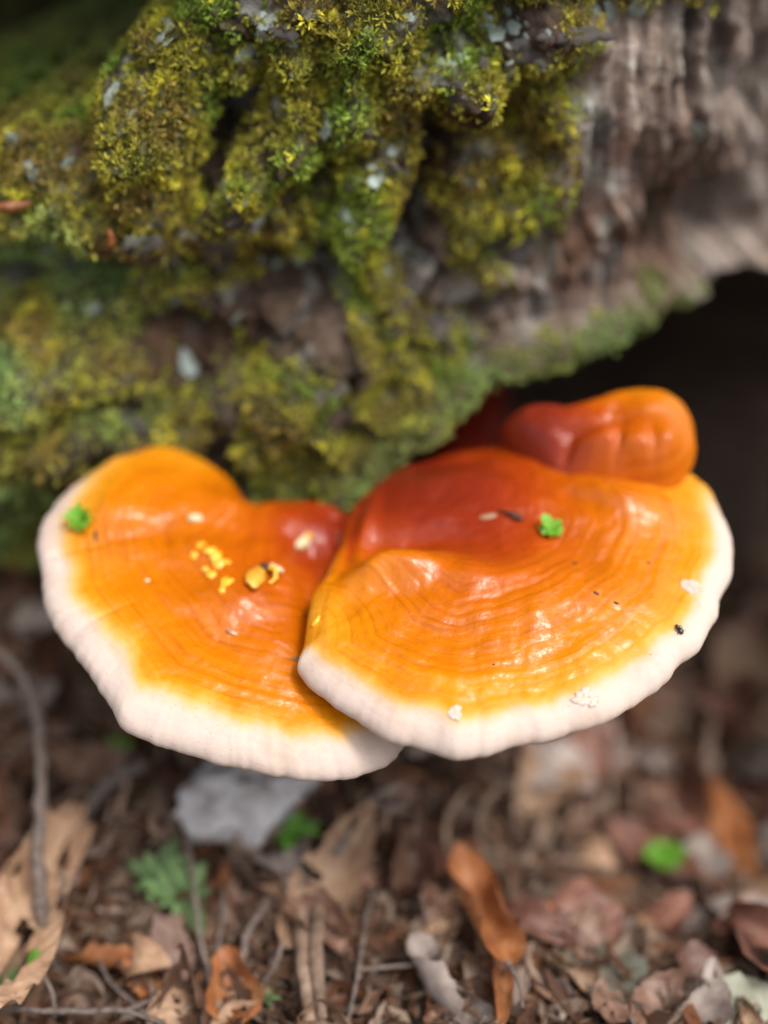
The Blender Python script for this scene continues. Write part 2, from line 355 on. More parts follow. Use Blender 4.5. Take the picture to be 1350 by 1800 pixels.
# moss cushions
hi = (py < 700)
mz = tn(33, 4, 1, 77); mz2 = tn(120, 3, 1, 99)
mossw = ss(mz + .3*ss(-px, -420, -150), -.36, .06)
mossw *= 1 - bare*.97
bareL = [(280, 400, 80, 60, 1), (330, 590, 130, 85, .95), (800, 165, 40, 50, 1), (400, 455, 60, 30, .9), (390, 330, 40, 35, .7), (455, 375, 60, 50, .6),
         (490, 40, 40, 40, .9), (690, 430, 70, 50, .7), (860, 500, 160, 60, .6), (770, 300, 40, 80, .75), (520, 480, 60, 50, .6), (900, 560, 160, 60, .75),
         (700, 590, 90, 50, .5), (920, 60, 100, 40, .6), (210, 745, 70, 36, .9), (60, 440, 90, 40, .8), (480, 690, 140, 40, .5), (390, 220, 34, 100, .5)]
for cx, cy, rx, ry, a in bareL: mossw *= 1 - a*gauss(qx, qy, cx, cy, rx, ry)
mossL = [(620, 60, 150, 90, 1), (720, 150, 70, 130, 1), (600, 230, 160, 60, .8), (280, 210, 110, 100, 1), (900, 270, 70, 120, .9), (100, 600, 160, 140, .7), (360, 110, 60, 100, .7),
         (960, 170, 40, 60, .7), (560, 400, 60, 60, .4), (60, 820, 120, 150, .6), (500, 620, 80, 50, .4)]
for cx, cy, rx, ry, a in mossL: mossw = np.maximum(mossw, a*gauss(qx, qy, cx, cy, rx, ry))
mossw = np.maximum(mossw, .95*lipm*(1 - .8*ss(px, 1080, 1260))); mossw = np.maximum(mossw, .7*recess)
mossw *= 1 - cav*ss(px, 560, 640)
NEG = sum(gauss(qx, qy, cx, cy, rx, ry, ro)*-mm for cx, cy, rx, ry, ro, mm in FEAT if mm < 0)
mossw *= 1 - .8*ss(NEG, 6, 16)
mossw *= ss(np.cos(TH), .0, .35)
TPd = TPd + NR*(.0035*mossw*(.6 + np.clip(mz2, -.6, 1)))[..., None]
TN = -grid_normals(TPd, True)
if (TN[200, 420] @ NR[200, 420]) < 0: TN = -TN
# bark tint
base = np.array([.070, .050, .038]); t = np.ones(shp + (3,))*base
nA = tn(22, 4, .6, 13)[..., None]
t = t*(1 + .45*nA)
red = np.array([.14, .075, .05]); grey = np.array([.29, .245, .215]); darkg = np.array([.09, .095, .028])
rw = np.clip(gauss(qx, qy, 1010, 420, 130, 110) + .8*gauss(qx, qy, 1180, 330, 90, 200) + .5*gauss(qx, qy, 300, 400, 90, 60) + .6*gauss(qx, qy, 330, 600, 120, 80), 0, 1)[..., None]
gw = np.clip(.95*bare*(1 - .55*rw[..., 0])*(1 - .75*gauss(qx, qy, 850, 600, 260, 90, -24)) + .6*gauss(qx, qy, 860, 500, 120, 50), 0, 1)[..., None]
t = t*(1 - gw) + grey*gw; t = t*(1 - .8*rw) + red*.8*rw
crust = (ss(tn(70, 4, 1, 121), .12, .34)*(1 - recess)*ss(-py, -800, -300)*(1 - .6*ss(px, 950, 1150)))[..., None]
t = t*(1 - .8*crust) + np.array([.33, .35, .325])*.8*crust
mw = (mossw*.75)[..., None]; t = t*(1 - mw) + darkg*mw
cw = (ss(py - lip_y, 0, 14)*(np.cos(TH) > -.3)*ss(px, 560, 700))[..., None]; t = t*(1 - cw) + np.array([.030, .019, .013])*cw  # shade of the hollow painted into the bark tint
trunk = empty('tree_trunk', (XC, YC, 0))
tag(trunk, 'massive mossy tree trunk with furrowed bark behind the orange bracket fungus', 'tree trunk')
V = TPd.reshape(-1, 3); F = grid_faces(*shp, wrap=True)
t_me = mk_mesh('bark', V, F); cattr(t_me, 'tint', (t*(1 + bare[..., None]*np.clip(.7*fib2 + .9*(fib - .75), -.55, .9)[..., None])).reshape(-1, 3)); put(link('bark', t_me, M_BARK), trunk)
fr = np.where((np.cos(th) > .2))[0]; zr = np.where(zz < .6)[0]
Vs = TPd[zr[0]:zr[-1] + 1, fr[0]:fr[-1] + 1]
bvh_t = BVHTree.FromPolygons(Vs.reshape(-1, 3).tolist(), grid_faces(Vs.shape[0], Vs.shape[1]).tolist())
def front_hit(px_, py_):
    p, n = hit(bvh_t, px_, py_)
    if p is None: return None, None
    if n.dot(Vector(CAMP) - p) < 0: n = -n
    return p, n

# moss shoots: real little leaves, too many to count
def leaflets(Pt, Nn, tint, per, lmin, lmax, wid, spread=(.15, 1.0)):
    n = len(Pt); P = np.repeat(Pt, per, 0); Nr = np.repeat(Nn, per, 0); T = np.repeat(tint, per, 0); m = n*per
    d = rng.normal(size=(m, 3)); d -= Nr*np.einsum('ij,ij->i', d, Nr)[:, None]; d /= np.linalg.norm(d, axis=1)[:, None]
    k = rng.uniform(*spread, m)[:, None]; d = d*(1 - .55*k) + Nr*k; d[:, 2] += .12; d /= np.linalg.norm(d, axis=1)[:, None]
    L = rng.uniform(lmin, lmax, m)[:, None]; side = np.cross(d, rng.normal(size=(m, 3))); side /= np.linalg.norm(side, axis=1)[:, None]
    b0 = P + rng.normal(size=(m, 3))*lmin*.35; W = L*wid
    mid = b0 + d*L*.5 + Nr*L*.08
    V = np.stack([b0, mid + side*W, b0 + d*L, mid - side*W], 1).reshape(-1, 3)
    F = np.arange(m*4).reshape(-1, 4)
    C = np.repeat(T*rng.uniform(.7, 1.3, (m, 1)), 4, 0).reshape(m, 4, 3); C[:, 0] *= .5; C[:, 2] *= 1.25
    return V, F, C.reshape(-1, 3)
area = np.zeros(shp); e1 = np.linalg.norm(np.roll(TPd, -1, 1) - TPd, axis=-1); e2 = np.linalg.norm(np.gradient(TPd, axis=0), axis=-1); area = e1*e2
vis = (px > -250) & (px < 1600) & (py > -350) & (py < 1150) & (np.cos(TH) > .15)
pw = np.where(vis, area*np.clip(mossw - .12, 0, 1)**.8, 0).ravel()
far = ss(-py, -520, -350).ravel()          # finer moss on the part of the trunk that is nearest
pw = pw*(.7 + .3*far)
NT = 105000
idx = rng.choice(len(pw), NT, p=pw/pw.sum())
Pt = V[idx] + rng.normal(size=(NT, 3))*.0007; Nn = TN.reshape(-1, 3)[idx]
hue = fbm(Pt*26 + 40, 3); hue2 = fbm(Pt*90 + 90, 3)
oliv = np.array([.215, .195, .030]); gre = np.array([.13, .20, .030]); brn = np.array([.165, .115, .035]); lemon = np.array([.46, .43, .045]); cool = np.array([.14, .205, .085])
tin = np.ones((NT, 3))*oliv
def lay(t0, c, w): w = np.clip(w, 0, 1)[:, None]; return t0*(1 - w) + c*w
tin = lay(tin, gre, ss(hue, .05, .45)*.85); tin = lay(tin, brn, ss(-hue, .05, .5)*.8); tin = lay(tin, lemon, ss(hue2, .2, .7)*.8)
ix, iy = px.ravel()[idx], py.ravel()[idx]
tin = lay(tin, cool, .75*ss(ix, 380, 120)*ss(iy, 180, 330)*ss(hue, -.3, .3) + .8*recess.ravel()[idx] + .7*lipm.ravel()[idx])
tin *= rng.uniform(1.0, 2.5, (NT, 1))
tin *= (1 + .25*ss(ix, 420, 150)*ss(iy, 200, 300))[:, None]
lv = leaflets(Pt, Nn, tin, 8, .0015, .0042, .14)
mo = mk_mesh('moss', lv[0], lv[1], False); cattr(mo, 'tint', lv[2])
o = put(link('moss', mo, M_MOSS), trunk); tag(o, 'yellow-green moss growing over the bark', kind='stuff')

# lobed flake: irregular flat-domed piece used for lichens and bark plates
def flake(seed, lobes=5, thick=.3, n=28, elong=1.0, jag=.25):
    r = np.random.default_rng(seed); a = np.arange(n)*2*math.pi/n
    rad = 1 + jag*np.sin(lobes*a + r.uniform(0, 6)) + jag*.8*np.sin((lobes*2 + 1)*a + r.uniform(0, 6)) + r.normal(size=n)*jag*.35
    rings = []
    for s_, h in ((1, 0), (.98, thick*.5), (.8, thick*.9), (.5, thick), (.2, thick*.85)):
        rings.append(np.stack([rad*s_*np.cos(a)*elong, rad*s_*np.sin(a), h + r.normal(size=n)*thick*.13], -1))
    P = np.stack(rings); P = P + .18*fbm(np.stack([P[..., 0]*2.2, P[..., 1]*2.2, 0*P[..., 0] + seed], -1).reshape(-1, 3), 3).reshape(5, n, 1)*np.array([1, 1, .35*(thick + .3)]); V_ = np.vstack([P.reshape(-1, 3), [0, 0, thick*.8]]); F_ = grid_faces(5, n, True)
    F3 = np.vstack([F_[:, [0, 1, 2]], F_[:, [0, 2, 3]], [[4*n + j, 4*n + (j + 1) % n, 5*n] for j in range(n)]])
    return V_, F3
def place_flake(name, me, pxy, size, parent, sink=.0, spin=0, mats=None, up=None):
    p, n = front_hit(*pxy)
    if p is None: return None
    z = n; x = Vector((1, 0, 0)); x = (x - z*x.dot(z)).normalized(); y = z.cross(x)
    R = Matrix((x, y, z)).transposed().to_4x4() @ Matrix.Rotation(spin, 4, 'Z')
    o = link(name, me, None, parent); s = Matrix.Diagonal((size, size, size, 1))
    o.matrix_world = Matrix.Translation(p - n*sink) @ R @ s; return o
def local(o, parent):
    mw_ = o.matrix_basis.copy(); o.parent = parent; o.matrix_parent_inverse = Matrix.Translation(-parent.location); o.matrix_basis = mw_
LF = []
for k in range(6):
    a, b = flake(100 + k, 2 + k % 2, .16, 30, 1.0 + .22*(k % 4), .13); m_ = mk_mesh('lichen_flake', a, b); m_.materials.append(M_LICHEN); LF.append(m_)
lich = [(585, 215, 9), (572, 228, 6), (598, 232, 5), (470, 60, 6), (440, 85, 7), (425, 100, 5), (455, 105, 7), (410, 60, 5), (393, 328, 8), (405, 345, 6), (455, 368, 7), (447, 385, 5), (625, 388, 9), (612, 375, 6),
        (668, 305, 7), (660, 318, 5), (635, 240, 6), (800, 105, 8), (850, 35, 7), (905, 45, 7), (875, 60, 6), (615, 130, 4), (240, 40, 14), (280, 55, 13), (225, 20, 12), (85, 430, 8), (240, 425, 7), (300, 455, 6),
        (1225, 232, 11), (560, 415, 7), (590, 440, 5), (715, 30, 5), (955, 125, 6), (520, 450, 6), (690, 265, 5), (840, 20, 5), (480, 30, 4), (740, 15, 5), (1080, 20, 9), (1130, 10, 8), (1040, 15, 7),
        (30, 250, 8), (120, 290, 7), (60, 300, 7), (200, 170, 8), (330, 640, 8), (420, 560, 8), (310, 520, 7), (160, 540, 8)]
for k, (x, y, s_) in enumerate(lich):
    o = place_flake('lichen_patch', LF[k % 6], (x, y), s_*.00048, None, .0001, k*1.3)
    if o: local(o, trunk)
rl = random.Random(3)
for cx, cy, n_ in [(470, 70, 8), (585, 215, 5), (400, 335, 7), (455, 375, 6), (625, 385, 7), (665, 310, 6), (800, 110, 8), (860, 40, 9), (920, 60, 8), (690, 430, 6), (560, 420, 5), (520, 460, 5), (240, 430, 6), (270, 50, 6), (700, 500, 5), (850, 500, 5), (640, 240, 4), (730, 330, 4)]:
    for k in range(n_):
        o = place_flake('lichen_patch', LF[rl.randrange(6)], (cx + rl.gauss(0, 26), cy + rl.gauss(0, 22)), rl.uniform(.0006, .0022), None, .0001, rl.uniform(0, 6))
        if o: local(o, trunk)
BP = []
for k in range(6):
    a, b = flake(200 + k, 2, .55, 30, 2.2 + .5*(k % 3), .09); m_ = mk_mesh('bark_plate', a, b); m_.materials.append(M_PLATE); BP.append(m_)
plates = [(800, 175, 13, 1.4), (490, 50, 12, -.8), (400, 462, 16, -.35), (385, 440, 11, -.4), (420, 395, 9, -.9), (215, 745, 15, -.4), (690, 430, 11, 1.2), (735, 400, 8, .9), (840, 500, 17, .5), (720, 510, 13, 1.0), (870, 440, 14, .6),
          (930, 430, 14, .7), (965, 520, 15, .8), (925, 90, 15, .2), (1010, 60, 14, .1), (1060, 230, 12, 1.5), (1225, 380, 14, 1.5),
          (640, 560, 12, .5), (700, 620, 11, .6), (580, 690, 11, .4), (520, 560, 10, .9), (300, 380, 13, -.3), (250, 430, 11, .3), (670, 295, 10, .2), (860, 120, 11, .2), (700, 690, 10, .4), (1060, 480, 14, 1.1), (780, 560, 12, .5)]
for k, (x, y, s_, sp) in enumerate(plates):
    o = place_flake('bark_plate', BP[k % 6], (x, y), s_*.00030, None, .0012, sp)
    if o: local(o, trunk)
# mossy root that runs out of the dark hollow on the right
def root(name, pts, rad, label=None):
    a, b = tube(pts, rad, 90, 22, .16, 3); me = mk_mesh(name, a, b)
    mw_ = np.clip(fbm(a*30, 3)*1.2 + .3, 0, 1)[:, None]; cattr(me, 'tint', np.array([.085, .06, .045])*(1 - mw_*.9) + np.array([.11, .14, .07])*mw_*.9)
    o = put(link(name, me, M_BARK), trunk)
    if label: o['label'] = label
    return a, b, o
ra, rb, ro = root('buttress_root', [(.34, .42, .22), (.30, .26, .19), (.25, .15, .155), (.24, .05, .09), (.28, -.06, .02), (.36, -.16, -.05)], [.07, .06, .05, .045, .035, .02], 'mossy buttress root beside the dark hollow')

# ------------------------------------------------------------------ bracket fungus
fungus = empty('bracket_fungus', (0.02, .02, ZM))
tag(fungus, 'glossy orange bracket fungus with red centre and thick white rim', 'fungus')
ALLV, ALLF = [], []
def make_cap(outline, centre, W, Tt, Wb, Tb, feats, dome, red_feats=(), label=None, seed=0, nth=620, under=.012, wave=1.0, att=None, angk=1.0):
    pts = np.array([[*unproj(x, y, ZM + dz), k, wr] for x, y, dz, k, wr in outline])
    if np.sum(pts[:, 0]*np.roll(pts[:, 1], -1) - np.roll(pts[:, 0], -1)*pts[:, 1]) < 0: pts = pts[::-1]
    O = cat_rom(pts, nth, True); c = unproj(centre[0], centre[1], ZM + centre[2])
    # uneven margin
    an = np.arange(nth)/nth*2*math.pi
    circ = np.stack([np.cos(an), np.sin(an), 0*an + seed], -1)
    dirv = O[:, :2] - c[:2]; Lh = np.linalg.norm(dirv, axis=1)
    O[:, :2] += dirv/Lh[:, None]*((fbm(circ*5, 3)*.0015 + pn(circ*22 + 5)*.00022)*wave*O[:, 4])[:, None]
    Lh = np.linalg.norm(O[:, :2] - c[:2], axis=1); Wt = W*O[:, 4]*(1 + .18*wave**4*fbm(circ*5 + 9, 3)); Wt = np.minimum(Wt, .72*Lh); TT = Tt*(.35 + .65*O[:, 4])
    rows, S, H, RIM = [], [], [], []
    n_in, n_rim, n_low = 170, 34, 18
    s_in = 1 - Wt/Lh
    for q in np.linspace(.006, 1, n_in, endpoint=False): rows.append(s_in*q); H.append(TT.mean() + (TT - TT.mean())*q**2 + dome*(1 - q**2.2)); RIM.append(np.zeros(nth))
    for f in np.linspace(math.pi/2, 0, n_rim): d = Wt*(1 - math.cos(f)**1.0); d = Wt*(1 - np.cos(f)); rows.append(1 - d/Lh); H.append(TT*math.sin(f)); RIM.append(np.ones(nth)*(1 - f/(math.pi/2)))
    for f in np.linspace(0.08, math.pi/2, n_low): rows.append(1 - Wb*O[:, 4]*(1 - math.cos(f))/Lh); H.append(-Tb*math.sin(f)*np.ones(nth)); RIM.append(np.ones(nth))
    sb = rows[-1].copy()
    for q in np.linspace(.95, .02, 24): rows.append(sb*q); H.append(-Tb - under*(1 - q)*np.ones(nth)); RIM.append(np.ones(nth))
    Sm = np.stack(rows); Hm = np.stack(H); ntop = n_in + n_rim
    xy = c[:2] + (O[:, :2] - c[:2])[None]*Sm[..., None]; pl = np.linalg.lstsq(np.column_stack([O[:, :2], np.ones(nth)]), O[:, 2], rcond=None)[0]
    res = O[:, 2] - (O[:, :2] @ pl[:2] + pl[2]); plane = xy @ pl[:2] + pl[2]; cz = c[2] - (c[:2] @ pl[:2] + pl[2])
    zb = plane + res[None]*Sm**2.5 + cz*(1 - np.clip(Sm, 0, 1)**2)
    P = np.concatenate([xy, (zb + Hm)[..., None]], -1)
    # relief on the upper side
    ref = np.concatenate([xy, (zb + Tt)[..., None]], -1).reshape(-1, 3); qx_, qy_ = proj(ref); qx_ = qx_.reshape(Sm.shape); qy_ = qy_.reshape(Sm.shape)
    top = np.zeros(Sm.shape); top[:ntop] = 1
    inset = (1 - Sm)*Lh[None]
    fade = ss(inset, .000, .010)*top
    dz = np.zeros(Sm.shape)
    for cx, cy, rx, ry, ro_, mm in feats: dz += gauss(qx_, qy_, cx, cy, rx, ry, ro_)*mm*.001
    fl = P.reshape(-1, 3)
    nb = lambda sc, o_=3, off=0: fbm(fl*sc + off + seed*3.1, o_).reshape(Sm.shape)
    A_ = unproj(*(att or centre[:2]), ZM)[:2]; d_att = np.linalg.norm(xy - A_, axis=-1)
    E_ = O[O[:, 3] > min(.80, O[:, 3].max() - .1)][:, :2]; d_m = np.stack([np.sqrt(((r_[:, None] - E_[None])**2).sum(-1)).min(1) for r_ in xy])
    rho = d_att/(d_att + d_m + 1e-5); th_att = np.arctan2(xy[..., 1] - A_[1], xy[..., 0] - A_[0])
    zone = pn(np.stack([(rho*44 + .35*nb(25)).ravel(), (th_att*.8).ravel(), 0*Sm.ravel() + seed], -1)).reshape(Sm.shape)
    dz += .0020*nb(22) + .0005*nb(75, 3, 4) + .00012*nb(240, 3, 8) +  .00022*wave**3*zone*ss(rho, .25, .5)
    crease = pn(np.stack([np.tile(np.cos(an)*4.5, len(Sm)), np.tile(np.sin(an)*4.5, len(Sm)), Sm.ravel()*1.2 + seed], -1)).reshape(Sm.shape)
    dz += .00035*wave**3*crease*ss(Sm, .4, .8)
    dz = dz*fade
    rimn = (.0007*nb(45, 3, 2) + .00025*np.tile(pn(circ*16 + 3), (len(Sm), 1)))*np.clip(np.stack(RIM), 0, 1)*ss(inset, -.001, .003)
    P[..., 2] += dz + rimn*top
    # colour coordinate: 0 dark red at the attachment, 1 white margin
    kk = O[:, 3][None]; inn = inset/np.maximum(Wt[None], 1e-4)
    cc = np.where(kk > .9, .87 + .13*ss(-inn, -.98, -.55) - .0*Sm, 0)
    body = .20 + .66*ss(rho, .05, .93)**.9
    white = ss(kk, .84, 1.0)*ss(-inn - .05*nb(60, 3, 12), -1.22, -.38)
    cc = np.minimum(body, .865)
    cc = cc*(1 - white) + np.clip(.94 + .06*ss(-inn, -.9, -.3), 0, 1)*white
    for cx, cy, rx, ry, ro_, a in red_feats: cc = cc + a*gauss(qx_, qy_, cx, cy, rx, ry, ro_)*(1 - white)
    cc[ntop + 2:] = np.maximum(cc[ntop + 2:], .5) ; cc[ntop:] = np.where(np.tile(kk, (len(Sm) - ntop, 1)) > .8, .98, cc[ntop:])
    NRM = grid_normals(P, True)
    if NRM[:n_in, :, 2].mean() < 0: NRM = -NRM
    ang = th_att*2*angk
    cap_o = None
    def piece(name, r0, r1, m_, parent):
        V_ = P[r0:r1].reshape(-1, 3); F_ = grid_faces(r1 - r0, nth, True); me = mk_mesh(name, V_, F_[:, ::-1])
        fattr(me, 'c', cc[r0:r1].ravel()); fattr(me, 's', rho[r0:r1].ravel()); fattr(me, 'ang', ang[r0:r1].ravel())
        me.normals_split_custom_set_from_vertices(NRM[r0:r1].reshape(-1, 3).tolist())
        return link(name, me, m_)
    cap_o = put(piece('cap', 0, n_in - 8, M_CAP, fungus), fungus)
    mg = piece('margin', n_in - 9, ntop + n_low, M_CAP, cap_o); mg.parent = cap_o
    po = piece('pore_surface', ntop + n_low - 1, len(Sm), M_PORE, cap_o); po.parent = cap_o
    ALLF.append(grid_faces(ntop, nth, True) + sum(len(v) for v in ALLV)); ALLV.append(P[:ntop].reshape(-1, 3))
    if label: cap_o['label'] = label
    return cap_o
# outline points: pixel x, pixel y, height over the shelf plane, colour (1 white rim, .8 orange, .2 red), rim width
left_out = [(440, 893, -.012, .55, .6), (404, 850, -.009, .75, .8), (352, 814, -.004, .80, .9), (287, 793, -.002, .82, 1), (225, 805, -.001, .86, 1), (160, 838, 0, .88, 1), (107, 882, 0, .95, .9), (74, 925, -.001, 1, .9),
            (64, 972, -.003, 1, .9), (76, 1012, -.004, 1, .95), (80, 1060, -.006, 1, 1), (98, 1108, -.008, 1, 1.05), (143, 1164, -.010, 1, 1.12), (180, 1230, -.012, 1, 1.18), (234, 1288, -.014, 1, 1.2),
            (312, 1318, -.017, 1, 1.2), (402, 1347, -.020, 1, 1.15), (492, 1364, -.023, 1, 1.1), (590, 1368, -.026, 1, 1.05), (650, 1356, -.028, 1, 1), (690, 1338, -.030, 1, .9), (715, 1300, -.031, 1, .8),
            (722, 1220, -.030, .8, .8), (700, 1130, -.026, .7, .8), (670, 1040, -.022, .5, .7), (640, 970, -.018, .35, .6), (625, 920, -.014, .2, .5), (575, 893, -.012, .2, .5), (505, 890, -.013, .3, .5)]
left_f = [(270, 850, 110, 60, 20, 3), (190, 905, 40, 40, 0, 1.5), (430, 1055, 60, 45, 20, 4.5), (355, 975, 60, 30, 20, 3), (225, 885, 45, 32, 0, 2.5), (430, 880, 45, 22, 0, 1.5), (450, 935, 90, 30, 0, -3), (250, 1010, 90, 30, -5, -2.0), (300, 945, 60, 24, 5, -1.6),
          (545, 1010, 26, 120, 0, -5), (120, 962, 95, 5, -7, -1.2), (170, 1085, 70, 5, -20, -.8), (525, 915, 60, 26, 10, 1.5), (590, 900, 18, 60, 0, -4), (560, 970, 50, 18, 30, -2), (480, 1150, 60, 40, 0, 1.4), (360, 1120, 120, 24, 38, -1.2)]
left_red = [(400, 970, 140, 70, 10, .08), (480, 1030, 90, 60, 0, .05)]
make_cap(left_out, (425, 1000, -.010), .0150, .0085, .008, .006, left_f, .003, left_red, 'left lobe of the fungus with a broad cream rim', 1, att=(605, 905))
right_out = [(614, 906, -.007, .25, .5), (596, 962, -.005, .35, .5), (572, 1015, 0, .58, .5), (549, 1052, 0, .72, .45), (540, 1100, -.001, .78, .45), (532, 1145, -.002, .84, .5), (521, 1178, -.003, .97, .7), (536, 1203, -.004, 1, .85),
             (580, 1232, -.004, 1, .9), (622, 1263, -.005, 1, .95), (680, 1298, -.005, 1, 1), (740, 1314, -.006, 1, 1), (800, 1330, -.006, 1, 1), (850, 1326, -.006, 1, 1), (900, 1312, -.006, 1, .95), (1000, 1287, -.005, 1, .95),
             (1080, 1262, -.004, 1, 1), (1130, 1232, -.004, 1, 1), (1190, 1176, -.002, 1, 1), (1238, 1128, 0, 1, 1), (1260, 1078, 0, 1, 1), (1266, 1052, .001, 1, .95), (1285, 1018, .002, 1, .9), (1288, 978, .003, .99, .85),
             (1278, 930, .004, .96, .8), (1255, 882, .005, .90, .75), (1222, 845, .006, .82, .7), (1150, 815, .007, .7, .7), (1060, 800, .006, .5, .6), (960, 790, -.002, .35, .6), (870, 795, -.004, .2, .6), (780, 810, -.006, .12, .6),
             (700, 832, -.007, .12, .6), (650, 868, -.007, .15, .5)]
right_f = [(640, 1022, 46, 26, -20, 5), (705, 1012, 60, 30, 0, 8), (815, 1028, 90, 30, 6, 5), (700, 958, 110, 26, -8, -6), (835, 968, 90, 24, 5, -3), (620, 1010, 26, 60, 20, -2), (640, 930, 16, 80, 15, 3), (900, 880, 160, 40, 5, 2.5), (1085, 888, 80, 30, 14, 4.5), (1000, 880, 90, 20, 20, -4),
           (960, 960, 120, 30, 20, -1.5), (1000, 1060, 160, 30, -12, 1.3), (760, 1080, 60, 30, 0, 2.0), (940, 1090, 26, 24, 0, 1.6), (780, 850, 120, 30, 0, 3), (575, 1080, 26, 60, 0, 1.5)]
right_red = [(760, 890, 170, 50, 6, -.07), (700, 830, 120, 40, 0, -.08), (860, 960, 120, 34, 4, -.08), (650, 930, 40, 70, 10, -.06), (710, 1010, 110, 40, -6, .10), (900, 1010, 60, 30, 0, -.03), (1000, 850, 120, 40, 20, -.04), (620, 940, 8, 60, 16, -.2)]
make_cap(right_out, (820, 1000, -.001), .0135, .0080, .0075, .0055, right_f, .006, right_red, 'right lobe of the fungus overlapping the left lobe', 2, 720, att=(770, 890))
small_out = [(880, 772, 0.008, .35, .6), (905, 745, 0.012, .42, .7), (970, 738, 0.018, .5, .9), (1040, 722, 0.022, .55, 1), (1100, 706, 0.024, .62, 1), (1160, 706, 0.025, .66, 1), (1205, 735, 0.023, .72, 1), (1222, 780, 0.019, .74, 1.0), (1212, 830, 0.014, .74, 1),
             (1170, 868, 0.009, .72, 1), (1110, 878, 0.006, .66, 1), (1040, 872, 0.005, .58, 1), (980, 856, 0.005, .5, .9), (935, 826, 0.006, .42, .8)]
small_f = [(1120, 790, 60, 36, 0, 5), (990, 800, 12, 40, 25, -7), (955, 795, 20, 34, 20, 4), (1050, 790, 28, 40, 10, 3.5), (1085, 790, 9, 40, 10, -2.5), (1180, 780, 26, 40, 0, 4), (1150, 800, 10, 40, -8, -2), (1110, 835, 50, 16, 0, 3), (1030, 750, 60, 10, -10, -2.5)]
make_cap(small_out, (1060, 800, .012), .022, .017, .012, .008, small_f, .001, [(920, 770, 90, 60, 0, -.10), (985, 815, 30, 30, 0, -.15), (1080, 790, 160, 90, 0, -.33)], 'small knobby lobe grown on the back of the right lobe', 3, 300, .006, .2, att=(900, 790), angk=.03)
# lateral stalk that joins the lobes to the wood inside the hollow
c0 = unproj(800, 880, ZM - .042)
a, b = tube([c0 + np.array([0, -.012, -.002]), c0 + np.array([0, .03, -.008]), c0 + np.array([.005, .09, -.02]), c0 + np.array([.01, .24, -.03])], [.010, .024, .028, .032], 60, 26, .08, 9)
st = mk_mesh('stalk', a, b); fattr(st, 'c', np.full(len(a), .0)); fattr(st, 's', a[:, 1]*8); fattr(st, 'ang', np.arctan2(a[:, 0], a[:, 2]))
put(link('stalk', st, M_CAP), fungus)
c1 = unproj(540, 900, ZM - .026)
a, b = tube([c1 + np.array([0, -.01, -.004]), c1 + np.array([0, .02, -.010]), c1 + np.array([.0, .09, -.03])], [.010, .020, .024], 40, 22, .08, 11)
st2 = mk_mesh('stalk', a, b); fattr(st2, 'c', np.full(len(a), .18)); fattr(st2, 's', a[:, 1]*8); fattr(st2, 'ang', np.arctan2(a[:, 0], a[:, 2]))
put(link('stalk', st2, M_CAP), fungus)
bvh_c = BVHTree.FromPolygons(np.vstack(ALLV).tolist(), np.vstack(ALLF).tolist())

# ------------------------------------------------------------------ bits lying on the fungus
def frame_at(bvh, x, y):
    p, n = hit(bvh, x, y)
    if n.z < 0: n = -n
    z = n; xx = Vector((1, 0, 0)); xx = (xx - z*xx.dot(z)).normalized(); yy = z.cross(xx)
    return Matrix.Translation(p) @ Matrix((xx, yy, z)).transposed().to_4x4()
def blob(seed, sx, sy, sz, jag=.18, nu=18, nv=11):
    u = np.linspace(0, 2*math.pi, nu, endpoint=False); v = np.linspace(.02, math.pi - .02, nv)
    U, Vv = np.meshgrid(u, v); P = np.stack([np.cos(U)*np.sin(Vv), np.sin(U)*np.sin(Vv), np.cos(Vv)], -1)
    d = 1 + jag*fbm(P.reshape(-1, 3)*1.6 + seed*7.7, 3).reshape(U.shape)
    P = P*d[..., None]*np.array([sx, sy, sz])
    return P.reshape(-1, 3), grid_faces(nv, nu, True)[:, ::-1]
def on_cap(name, me, mat_, xy, spin=0, lift=0, tilt=0):
    o = link(name, me, mat_); o.matrix_world = frame_at(bvh_c, *xy) @ Matrix.Rotation(spin, 4, 'Z') @ Matrix.Rotation(tilt, 4, 'X') @ Matrix.Translation((0, 0, lift)); return o
mm = .001
def blob_on(name, xy, size, mat_, label, cat, spin=0, seed=1, group=None, jag=.18, lift=None):
    a, b = blob(seed, *[s_*mm for s_ in size], jag); o = on_cap(name, mk_mesh(name, a, b), mat_, xy, spin, (lift if lift is not None else size[2]*.45)*mm)
    return tag(o, label, cat, group)
blob_on('bud_scale', (342, 913), (3.2, 2.1, 1.6), M_CREAM, 'round cream bud scale on the upper left lobe', 'bud scale', .2, 3, jag=.35)
# cream bud scale with amber tip near the red centre
bs = empty('bud_scale', (0, 0, 0)); bs.matrix_world = frame_at(bvh_c, 530, 955) @ Matrix.Rotation(.75, 4, 'Z')
a, b = blob(5, 4.2*mm, 2.2*mm, 1.6*mm, .35); o = link('scale', mk_mesh('scale', a, b), M_CREAM, bs); o.location.z = .0012
a, b = blob(6, 1.8*mm, 1.9*mm, 1.2*mm, .25); o = link('tip', mk_mesh('tip', a, b), M_AMBER, bs); o.location = (.0036, .0006, .0016)
tag(bs, 'cream bud scale with amber tip beside the red centre', 'bud scale')
for k, (x, y, s_) in enumerate([(368, 968, 1.6), (378, 978, 1.9), (384, 990, 2.1), (398, 988, 1.2), (352, 958, 1.3), (341, 976, 1.2), (372, 1010, 1.6), (398, 1024, 1.7), (390, 1036, 1.1), (360, 1000, 1.0)]):
    blob_on('resin_bead', (x, y), (s_*1.5, s_*1.2, s_*.6), M_YELLOW, 'small yellow bead clustered on the glossy left lobe', 'bead', k, 20 + k, 'yellow beads on the left lobe', .4, s_*.05)
